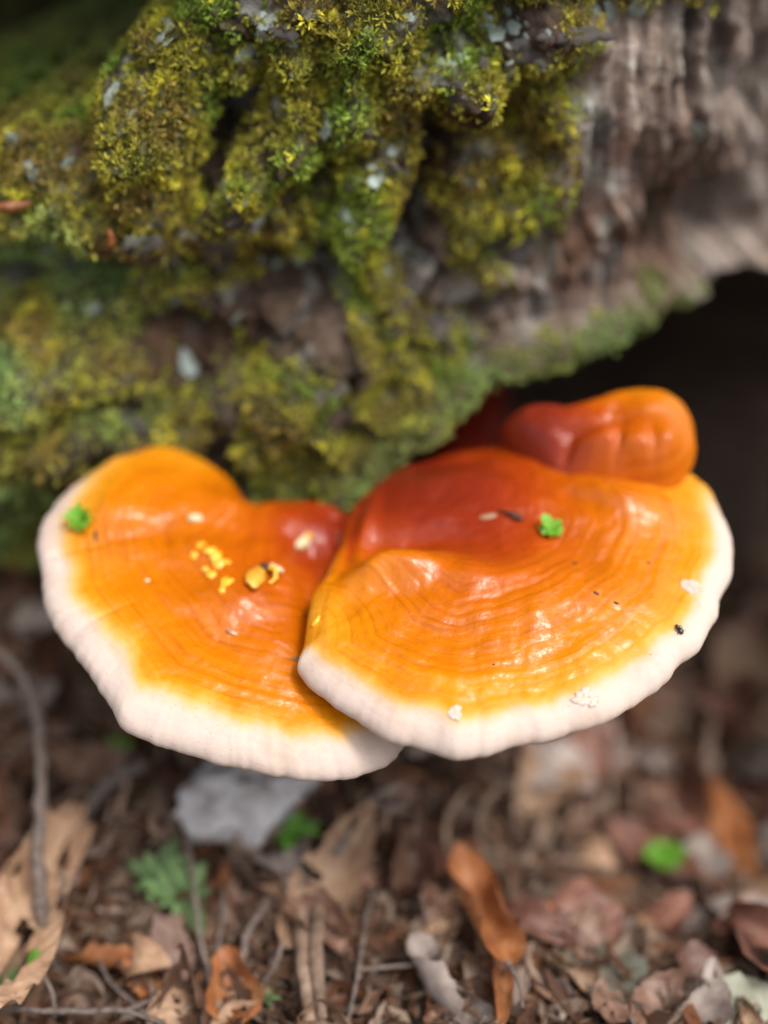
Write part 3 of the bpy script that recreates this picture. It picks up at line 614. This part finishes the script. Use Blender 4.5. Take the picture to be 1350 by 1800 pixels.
# husk with a dark mouth and a curled stalk
hk = empty('seed_husk'); hk.matrix_world = frame_at(bvh_c, 447, 1018) @ Matrix.Rotation(-.3, 4, 'Z') @ Matrix.Scale(1.35, 4)
a, b = blob(8, 2.7*mm, 5.6*mm, 1.6*mm, .25); o = link('husk', mk_mesh('husk', a, b), M_AMBER, hk); o.location.z = .001
a, b = blob(9, 1.5*mm, 1.3*mm, 1.0*mm, .3); o = link('mouth', mk_mesh('mouth', a, b), M_DARK, hk); o.location = (.0005, .0048, .0022)
a, b = tube([(.0008, .0045, .0018), (.003, .0052, .003), (.0048, .0030, .0022), (.0043, .0008, .0008)], [.0006, .0008, .0007, .0004], 30, 7); link('stem', mk_mesh('stem', a, b), M_YELLOW, hk)
a, b = blob(10, 2.4*mm, .9*mm, .5*mm, .2); o = link('flap', mk_mesh('flap', a, b), M_CREAM, hk); o.location = (.0036, .0062, .003)
tag(hk, 'amber seed husk with dark mouth and curled stalk on left lobe', 'seed husk')
blob_on('seed', (408, 1112), (2.5, 1.1, .8), M_SEED, 'shiny brown oval seed on the left lobe below the husk', 'seed', -.35, 11)
blob_on('pale_grain', (259, 1021), (1.0, .8, .6), M_CREAM, 'single tiny pale grain on the left lobe', 'grain', 0, 12)
blob_on('leaf_scrap', (168, 942), (.7, 2.4, .4), M_DARK, 'dark brown scrap beside the green moss sprig', 'leaf scrap', .1, 13)
blob_on('seed_scale', (556, 1093), (2.6, 1.1, .7), M_YELLOW, 'yellow seed scale beside the seam of the two lobes', 'seed scale', .9, 14)
blob_on('needle_piece', (519, 1158), (1.6, .6, .45), LEAFM['sage'], 'pale green needle piece in the seam of the lobes', 'needle piece', .25, 15)
a, b = tube([(-.0008, -.003, .0006), (0, 0, .0009), (.0004, .003, .0005)], [.0002, .00025, .00015], 16, 6); tag(on_cap('needle', mk_mesh('needle', a, b), M_DARK, (537, 1080), .1), 'thin dark needle caught in the seam of the lobes', 'needle')
blob_on('seed_scale', (858, 909), (3.4, 1.2, .7), LEAFM['tan'], 'tan seed scale beside dark twig fragment on the red centre', 'seed scale', .1, 16)
a, b = tube([(-.006, .003, .0008), (-.002, .0005, .0012), (.001, -.0012, .0014), (.003, -.002, .001)], [.0004, .0007, .0012, .0006], 30, 8, .3); tag(on_cap('twig_fragment', mk_mesh('twig_fragment', a, b), M_DARK, (905, 908), 0), 'dark twig fragment on the right lobe by the green leaflet', 'twig')
for k, (x, y, w_, sp, lb) in enumerate([(1048, 1043, 1.2, -.5, 'short dark fleck on the banded right lobe, upper of two'), (1083, 1060, 1.0, -.3, 'short dark fleck on the banded right lobe, lower of two'), (1010, 990, 1.2, -.4, 'dark speck beside the bulge of right lobe'),
                                       (868, 1168, .5, 0, 'pin-prick dark speck on the lower right lobe'), (920, 966, .7, .3, 'dark speck just below the green leaflet'), (1140, 990, .8, -.6, 'amber-dark speck near the right lobe\'s banded edge')]):
    blob_on('bark_fleck', (x, y), (w_, w_*.45, .3), M_DARK, lb, 'fleck', sp, 30 + k)
# tiny black beetle
bt = empty('beetle'); bt.matrix_world = frame_at(bvh_c, 1195, 1110) @ Matrix.Rotation(.5, 4, 'Z')
a, b = blob(50, 1.0*mm, 1.5*mm, .8*mm, .05); o = link('abdomen', mk_mesh('abdomen', a, b), M_BLACK, bt); o.location.z = .0007
a, b = blob(51, .8*mm, .7*mm, .6*mm, .05); o = link('thorax', mk_mesh('thorax', a, b), M_BLACK, bt); o.location = (0, .0016, .0007)
a, b = blob(52, .5*mm, .45*mm, .4*mm, .05); o = link('head', mk_mesh('head', a, b), M_BLACK, bt); o.location = (0, .0024, .0006)
for sx in (-1, 1):
    for yy in (-.0004, .0008, .0016):
        a, b = tube([(sx*.0006, yy, .0006), (sx*.0013, yy + .0001, .0008), (sx*.0018, yy - .0003, .0000)], [.0001, .00009, .00006], 8, 5, 0); link('leg', mk_mesh('leg', a, b), M_BLACK, bt)
tag(bt, 'tiny black beetle on the white rim of the right lobe', 'beetle')
# green moss sprigs: whorls of little leaves
def sprig(xy, n, L, label, mat_, rise=.5, bv=bvh_c, name='moss_sprig', cat='moss sprig', wid=.24, lift=.0012, spin=0):
    e = empty(name); e.matrix_world = frame_at(bv, *xy) @ Matrix.Rotation(spin, 4, 'Z') @ Matrix.Translation((0, 0, lift))
    for k in range(n):
        a_ = k*2.399 + .3; l = L*(random.uniform(.4, 1.25) if n < 10 else random.uniform(.75, 1.1)); r_ = rise*random.uniform(.5, 1.3)*(1 if k < n*.6 else 1.9)
        t_ = np.linspace(0, 1, 9)[:, None]; u_ = np.array([-1, -.5, 0, .5, 1])[None]
        w_ = l*wid*np.sin(math.pi*np.clip(t_*.92 + .06, 0, 1))**.8
        x_ = t_*l + 0*u_; y_ = u_*w_; z_ = l*r_*t_ - l*.35*t_**2 + np.abs(u_)*w_*.35
        P = np.stack([x_*math.cos(a_) - y_*math.sin(a_), x_*math.sin(a_) + y_*math.cos(a_), z_], -1)
        me = mk_mesh('leaflet', P.reshape(-1, 3), grid_faces(9, 5)); fattr(me, 'vein', np.tile(np.array([0, 0, 1, 0, 0]), 9)); link('leaflet', me, mat_, e)
    tag(e, label, cat); return e
sprig((145, 920), 15, .0062, 'bright green moss sprig on the left lobe near the white rim', M_GREENBIT, .8)
sprig((966, 938), 9, .0058, 'bright green moss sprig on the red part of the right lobe', M_GREENBIT, .5, wid=.4)
# torn chips in the rim
for k, (x, y, s_, lb) in enumerate([(1030, 1226, 3.4, 'white torn flap of skin on the front of the right lobe'), (800, 1252, 2.4, 'cream torn nick where orange meets white on the right lobe'), (1212, 1030, 3.0, 'cream scar at the notch in the right rim')]):
    a, b = flake(300 + k, 3, .16, 44, 1.35, .13); o = on_cap('skin_flap', mk_mesh('skin_flap', a*s_*mm, b), M_PORE, (x, y), [.1, 1.4, -.4][k], -.0001); tag(o, lb, 'skin flap')

# ------------------------------------------------------------------ leaf litter
def leaf_mesh(seed, L=.07, W=.026, roll=.03, bend=.0, fold=.2, jag=.08, torn=.15, matkey='tan', nu=19, nv=11, pleat=.0):
    r = np.random.default_rng(seed); t_ = np.linspace(0, 1, nu)[:, None]; u_ = np.linspace(-1, 1, nv)[None]
    w_ = W*np.sin(math.pi*np.clip(t_**.85, 0.015, .985))**.75*np.ones_like(u_)
    ed = 1 + jag*np.sin(t_*40 + r.uniform(0, 6))*np.abs(u_) + torn*pn(np.stack([np.repeat(t_.ravel()*6, nv), np.tile(np.sign(u_.ravel()), nu)*3 + seed, np.zeros(nu*nv)], -1)).reshape(nu, nv)*np.abs(u_)
    xx = u_*w_*ed; yy = t_*L*np.ones_like(u_)
    sv = np.sin((t_*11 - np.abs(u_)*1.6)*2*math.pi)
    h = fold*np.abs(xx) + .0005*sv*(np.abs(u_)) + pleat*sv*np.abs(u_) + .004*fbm(np.stack([xx.ravel()*40, yy.ravel()*40, np.full(nu*nv, seed*1.7)], -1), 3).reshape(nu, nv)
    rr = roll*(1 + .5*np.sin(t_*3 + seed)); a_ = xx/rr
    X_ = rr*np.sin(a_); Z_ = rr*(1 - np.cos(a_)) + h
    bb = bend*(t_ - .5)*2*np.ones_like(u_); cy = yy - L/2
    Y_ = cy*np.cos(bb*.6); Z2 = Z_ + cy*np.sin(bb*.6)
    V_ = np.stack([X_, Y_, Z2], -1); V_[..., 2] -= V_[..., 2].mean()
    vein = np.maximum(np.exp(-(u_*9)**2)*np.ones_like(t_), .5*ss(sv, .75, 1)*np.ones_like(sv))
    F_ = grid_faces(nu, nv)
    if torn > .2:                                          # bites and holes
        keep = pn(np.stack([np.repeat(np.linspace(0, 5, nu - 1), nv - 1), np.tile(np.linspace(0, 4, nv - 1), nu - 1), np.full((nu - 1)*(nv - 1), seed*2.3)], -1)) > -.42; F_ = F_[keep]
    me = mk_mesh('dead_leaf', V_.reshape(-1, 3), F_); fattr(me, 'vein', vein.ravel()); me.materials.append(LEAFM[matkey]); me['roll'] = roll; me['torn'] = torn; me['w'] = W; return me
KINDS = ['tan', 'brown', 'grey', 'orange', 'red']
LM = {k: [leaf_mesh(400 + 31*j + 7*i, random.uniform(.045, .085), random.uniform(.014, .026), random.choice([.011, .018, .03, .05]), random.uniform(-.9, .9), random.uniform(-.3, .5), .06, random.choice([.1, .25, .4]), k) for i in range(7)] for j, k in enumerate(KINDS)}
LAB = {'tan': 'dry tan dead leaf in the litter below the fungus', 'brown': 'dark brown rotting leaf in the litter below the fungus', 'grey': 'weathered grey-brown leaf in the litter below the fungus',
       'orange': 'orange-brown dead leaf in the litter below the fungus', 'red': 'reddish brown dead leaf on the slope below the fungus'}
def put_leaf(me, x, y, z, rot, tx, ty, sc=1):
    o = link('dead_leaf', me); o.location = (x, y, z); o.rotation_euler = (tx, ty, rot); o.scale = (sc, sc, sc); return o
nl = 0
def look(me):
    r_ = me['roll']; a_ = 'tightly rolled' if r_ < .015 else 'curled' if r_ < .025 else 'nearly flat'
    return a_, ('torn' if me['torn'] > .2 else 'whole'), ('narrow' if me['w'] < .019 else 'broad')
for k in range(330):
    x = random.uniform(-.26, .27); y = random.uniform(-.24, .13)
    if y > .02 and -.12 < x < .10: continue
    key = random.choices(KINDS, [3, 5, 4, 1.3, 1.2 + 5*(x > .06)])[0]; me = random.choice(LM[key])
    lay_ = random.random(); z = float(ground_z(np.array([x]), np.array([y]))[0]) + .003 + .016*lay_
    o = put_leaf(me, x, y, z, random.uniform(0, 6.28), random.gauss(0, .45), random.gauss(0, .45), random.uniform(.3, .68))
    a_, b_, c_ = look(me); tag(o, '%s %s %s' % (a_, c_ + ' ' + b_, LAB[key]), 'dead leaf', key + ' leaves in the litter'); nl += 1
for k in range(60):
    x = random.uniform(.07, .33); y = random.uniform(-.13, .10)
    key = random.choices(KINDS, [2.5, 1, 2.5, 1.5, 3])[0]; me = random.choice(LM[key])
    o = put_leaf(me, x, y, float(ground_z(np.array([x]), np.array([y]))[0]) + random.uniform(.014, .024), random.uniform(0, 6.28), random.gauss(.2, .35), random.gauss(-.1, .35), random.uniform(.6, 1.15))
    a_, b_, c_ = look(me); tag(o, '%s %s %s' % (a_, c_ + ' ' + b_, LAB[key]), 'dead leaf', key + ' leaves in the litter')
def hero_leaf(pxy, z, me, rot, tx, ty, label, lift=.012, cat='dead leaf', name='dead_leaf', stalk=True):
    p, n = hit(bvh_g, *pxy); p = unproj(pxy[0], pxy[1], p.z + lift) if z is None else unproj(pxy[0], pxy[1], z)
    e = empty(name, p); e.rotation_euler = (tx, ty, rot); link('blade', me, None, e); me.name = 'blade'
    if stalk:
        L = max(v.co.y for v in me.vertices); zz_ = min(me.vertices, key=lambda v: v.co.y).co
        a, b = tube([zz_ + Vector((0, .001, 0)), zz_ + Vector((.002, -.008, -.002)), zz_ + Vector((.001, -.016, -.006))], [.0011, .0008, .0007], 16, 6); link('leaf_stalk', mk_mesh('leaf_stalk', a, b), M_TWIG, e)
    return tag(e, label, cat)
hero_leaf((45, 1590), None, leaf_mesh(901, .105, .027, .024, .5, .15, .03, .3, 'tan', 81, 15, .0040), -.25, -.15, .35, 'big tan leaf with sharp parallel pleats beside the upright twig', .034)
hero_leaf((850, 1590), None, leaf_mesh(902, .072, .017, .014, .5, .1, .02, .05, 'orange'), .22, -.25, .1, 'glossy orange-brown boat-shaped leaf below the right lobe', .034)
hero_leaf((885, 1720), None, leaf_mesh(903, .05, .005, .006, .2, .1, .02, .05, 'orange'), -.1, -.3, 0, 'narrow orange leaf strip below the boat-shaped leaf', .014)
hero_leaf((1062, 1700), None, leaf_mesh(904, .05, .016, .03, .3, .15, .04, .1, 'sage'), .15, -.4, .1, 'sage-grey dull leaf lying among red-brown leaves', .014)
hero_leaf((580, 1540), None, leaf_mesh(905, .075, .014, .014, .7, .2, .05, .3, 'tan'), -.5, .25, .2, 'pale tan twisted leaf under the middle of the fungus', .018)
hero_leaf((275, 1720), None, leaf_mesh(906, .03, .012, .02, .4, .2, .05, .3, 'orange'), 1.2, .1, .1, 'small rusty orange leaf near the thin forked twig', .012)
hero_leaf((410, 1730), None, leaf_mesh(907, .034, .015, .012, .6, .2, .05, .2, 'orange'), .3, .1, -.2, 'curled amber leaf among grey crumbled litter', .014)
hero_leaf((780, 1730), None, leaf_mesh(908, .05, .017, .010, .8, .2, .05, .3, 'grey'), .7, .2, .3, 'curled grey-brown leaf with rolled edges', .014)
hero_leaf((1320, 1780), None, leaf_mesh(909, .04, .016, .03, .3, .1, .04, .1, 'sage'), 1.1, .1, .1, 'pale cream-green leaf at the edge of the red leaves', .014)
hero_leaf((1165, 1505), None, leaf_mesh(910, .021, .011, .02, .2, .3, .02, .05, 'green'), .3, -.3, .1, 'small bright green fresh leaf on the brown slope', .028, 'leaf', 'green_leaf')
hero_leaf((205, 1312), None, leaf_mesh(911, .016, .006, .02, .2, .3, .02, .05, 'green'), .8, -.2, .2, 'tiny green leaf below the left lobe', .014, 'leaf', 'green_leaf')
hero_leaf((68, 1688), None, leaf_mesh(912, .010, .0045, .02, .2, .3, .02, .05, 'green'), .5, .2, .2, 'tiny round green leaf beside the base of the upright twig', .030, 'leaf', 'green_leaf')
# pale green seedlings
def gsprig(xy, n, L, label, m_, name='seedling', cat='seedling', wid=.2, lift=.012, rise=.5): return sprig(xy, n, L, label, m_, rise, bvh_g, name, cat, wid, lift)
for k, (x, y, n, L) in enumerate([(285, 1560, 9, .017), (340, 1590, 8, .015), (310, 1610, 7, .014)]):
    e = gsprig((x, y), n, L, 'pale green leafy seedling in the litter below the left lobe', LEAFM['palegreen']); e['group'] = 'pale green seedlings'
gsprig((508, 1490), 8, .012, 'dark green seedling beside the grey stone', LEAFM['green'])
gsprig((32, 1775), 11, .012, 'green needle seedling under the thin horizontal twig', LEAFM['palegreen'], 'conifer_seedling', 'seedling', .12, .014)
gsprig((470, 1790), 7, .006, 'small dark green tuft among crumbled grey litter', LEAFM['palegreen'], 'moss_tuft', 'moss tuft', .2, .010)

# grey stone under the front of the left lobe
p, n = hit(bvh_g, 432, 1440)
a, b = blob(60, .026, .020, .020, .45, 48, 30)
pit = fbm(a*160, 3); a = a*(1 - .10*np.clip(pit, 0, 1))[:, None]
o = link('stone', mk_mesh('stone', a, b), M_STONE); o.location = p + Vector((0, 0.004, .010)); o.rotation_euler = (.2, .1, .4)
tag(o, 'pale grey pitted stone on the litter under the left lobe', 'stone')

# ------------------------------------------------------------------ twigs and splinters
def g(x, y, lift):
    p, n = hit(bvh_g, x, y); return unproj(x, y, p.z + lift)
def twig(name, pxs, rad, label, m_=M_TWIG, cat='twig', group=None, branches=()):
    e = empty(name, g(pxs[0][0], pxs[0][1], 0)); 
    a, b = tube([g(*q) for q in pxs], rad, 90, 10, .22, 2); put(link('stem', mk_mesh('stem', a, b), m_), e)
    for bp, br in branches: a, b = tube([g(*q) for q in bp], br, 40, 8, .2, 4); put(link('side_shoot', mk_mesh('side_shoot', a, b), m_), e)
    return tag(e, label, cat, group)
twig('twig', [(100, 1700, .004), (75, 1610, .022), (66, 1500, .036), (72, 1380, .045), (68, 1270, .05), (40, 1190, .05), (-30, 1120, .04)], [.0034, .0034, .0027, .0024, .0026, .0024, .002], 'upright crooked grey twig rising beside the pleated tan leaf')
twig('twig', [(-20, 1768, .026), (60, 1776, .026), (150, 1778, .024), (215, 1776, .020), (290, 1800, .014)], [.0010, .0012, .0013, .0012, .0009], 'thin reddish twig lying over the green needle seedling', branches=[([(215, 1776, .020), (250, 1765, .018), (300, 1740, .012)], [.0007, .0006, .0004])])
twig('twig', [(165, 1660, .012), (190, 1720, .016), (235, 1765, .014), (290, 1800, .010)], [.0006, .0009, .0009, .0008], 'thin tan twig slanting down from the pleated leaf')
twig('twig', [(320, 1420, .012), (340, 1550, .018), (352, 1650, .018), (368, 1720, .014), (355, 1800, .012)], [.0007, .001, .001, .0009, .0007], 'thin upright brown twig by the pale seedlings')
twig('twig', [(395, 1560, .012), (388, 1640, .015), (372, 1720, .014)], [.0007, .0009, .0007], 'short grey twig meeting the upright brown twig')
twig('twig', [(470, 1590, .012), (435, 1640, .018), (425, 1700, .016)], [.0010, .0016, .0013], 'short bent grey twig left of the paired strips')
twig('twig', [(655, 1560, .012), (640, 1640, .016), (628, 1720, .014), (610, 1800, .010)], [.0006, .0009, .0009, .0006], 'thin dark twig right of the paired strips')
twig('twig', [(620, 1705, .012), (680, 1700, .016), (760, 1692, .012)], [.0006, .0008, .0005], 'thin grey twig lying crosswise in the litter')
twig('twig', [(250, 1345, .02), (190, 1380, .02), (150, 1430, .016), (130, 1480, .012)], [.003, .0034, .003, .0022], 'thick pale root-like twig slanting under the left lobe')
def strip(pxs, w, label, m_=M_SPLINT, group=None, name='bark_strip', cat='bark strip'):
    C = cat_rom(np.array([g(*q) for q in pxs]), 40); T = np.gradient(C, axis=0); T /= np.linalg.norm(T, axis=1)[:, None]
    vw = C - CAMP; S_ = np.cross(T, vw); S_ /= np.linalg.norm(S_, axis=1)[:, None]; Nn_ = np.cross(S_, T)
    u_ = np.linspace(-1, 1, 7); ww = w*(.55 + .45*np.sin(np.linspace(.3, 2.8, 40)))*(1 + .25*pn(np.stack([np.linspace(0, 8, 40), np.zeros(40), np.full(40, pxs[0][0]*.1)], -1)))
    Pt_ = C[:, None] + S_[:, None]*(u_[None, :, None]*ww[:, None, None]) - Nn_[:, None]*((1 - u_**2)[None, :, None]*ww[:, None, None]*.5)
    lo = Pt_[:, ::-1] + Nn_[:, None]*w*.35
    R = np.concatenate([Pt_, lo], 1); R = R + (fbm(R.reshape(-1, 3)*250, 3).reshape(40, 14, 1))*w*.12*Nn_[:, None]
    me = mk_mesh(name, R.reshape(-1, 3), grid_faces(40, 14, True)); o = link(name, me, m_)
    return tag(o, label, cat, group)
strip([(560, 1590, .020), (556, 1680, .022), (566, 1790, .016)], .0028, 'long tan bark strip, right of the pair standing in the litter', LEAFM['tan'] if False else M_SPLINT)
strip([(528, 1600, .018), (536, 1690, .020), (546, 1795, .014)], .0032, 'long brown bark strip, left of the pair standing in the litter')
k = 0
for (x0, y0, x1, y1, w_) in [(860, 1370, 830, 1500, .004), (905, 1360, 905, 1520, .003), (960, 1350, 945, 1540, .004), (1010, 1370, 1000, 1520, .0035), (1060, 1340, 1080, 1500, .004), (790, 1400, 770, 1500, .003), (1120, 1380, 1130, 1530, .003),
                             (230, 1360, 200, 1480, .003), (290, 1400, 250, 1510, .003), (1230, 1250, 1260, 1400, .006), (1180, 1300, 1170, 1420, .004), (690, 1410, 640, 1500, .003), (930, 1600, 920, 1780, .003), (1000, 1640, 985, 1790, .003)]:
    strip([(x0 + random.uniform(-30, 30), y0 + random.uniform(-20, 20), random.uniform(.015, .03)), ((x0 + x1)/2 + random.uniform(-5, 5), (y0 + y1)/2, .016), (x1 + random.uniform(-70, 70), y1 + random.uniform(-50, 40), .004)], w_*.5, 'rotten wood splinter leaning on the slope under the fungus', group='rotten wood splinters'); k += 1
# orange scraps on the trunk
def on_trunk(name, xy, pts, rad, m_, label, cat):
    p, n = front_hit(*xy); z = n; x_ = (Vector((1, 0, 0)) - z*z.x).normalized(); y_ = z.cross(x_)
    a, b = tube(pts, rad, 30, 8, .2, 5); o = link(name, mk_mesh(name, a, b), m_); o.matrix_world = Matrix.Translation(p + n*.003) @ Matrix((x_, y_, z)).transposed().to_4x4(); return tag(o, label, cat)
on_trunk('needle', (668, 215), [(-.0016, -.0035, .001), (-.0002, 0, .002), (.0012, .006, .0026)], [.00035, .0005, .0003], LEAFM['orange'], 'single orange conifer needle stuck in the moss', 'needle')
on_trunk('bark_scrap', (22, 372), [(-.010, -.001, .001), (0, 0, .003), (.008, .002, .002)], [.0012, .0026, .001], LEAFM['orange'], 'orange scrap on the mossy ledge', 'bark scrap')
on_trunk('bark_scrap', (175, 410), [(-.001, -.005, .001), (0, 0, .003), (.001, .005, .002)], [.0008, .0018, .0008], LEAFM['orange'], 'small rusty scrap below the mossy mound', 'bark scrap')
on_trunk('bark_scrap', (433, 425), [(-.001, -.004, .001), (0, 0, .002), (.0005, .004, .002)], [.0005, .0008, .0005], LEAFM['orange'], 'slim rusty scrap beside the grey bark sliver', 'bark scrap')

# crumbled litter between the leaves: too small to count
nd = 26000
x = rng.uniform(-.30, .32, nd); y = rng.uniform(-.27, .16, nd); z = ground_z(x, y) + rng.uniform(.0, .012, nd)
Pd = np.stack([x, y, z], -1); d = rng.normal(size=(nd, 3)); d[:, 2] *= .35; d /= np.linalg.norm(d, axis=1)[:, None]
L = (rng.gamma(2, .0026, nd) + .0015)[:, None]; W = (L[:, 0]*rng.uniform(.04, .45, nd)).clip(.0003, .004)[:, None]; s1 = np.cross(d, rng.normal(size=(nd, 3))*.5 + [0, 0, 1]); s1 /= np.linalg.norm(s1, axis=1)[:, None]; s2 = np.cross(d, s1)*W*.35
V = np.stack([Pd - d*L, Pd + s1*W - d*L*.3, Pd + d*L, Pd - s1*W + d*L*.2, Pd + s2*1.2], 1).reshape(-1, 3)
q = np.arange(nd)[:, None]*5; F = np.concatenate([q + [0, 1, 4], q + [1, 2, 4], q + [2, 3, 4], q + [3, 0, 4]], 0)
pal = np.array([[.09, .05, .035], [.19, .11, .07], [.25, .18, .13], [.10, .05, .03], [.30, .22, .17], [.17, .07, .035]])
me = mk_mesh('crumbled_litter', V, F, False); cattr(me, 'tint', np.repeat(pal[rng.integers(0, 6, nd)]*rng.uniform(.6, 1.2, (nd, 1)), 5, 0))
tag(link('crumbled_litter', me, M_MOSS), 'crumbled leaf litter covering the forest floor', 'litter', kind='stuff')
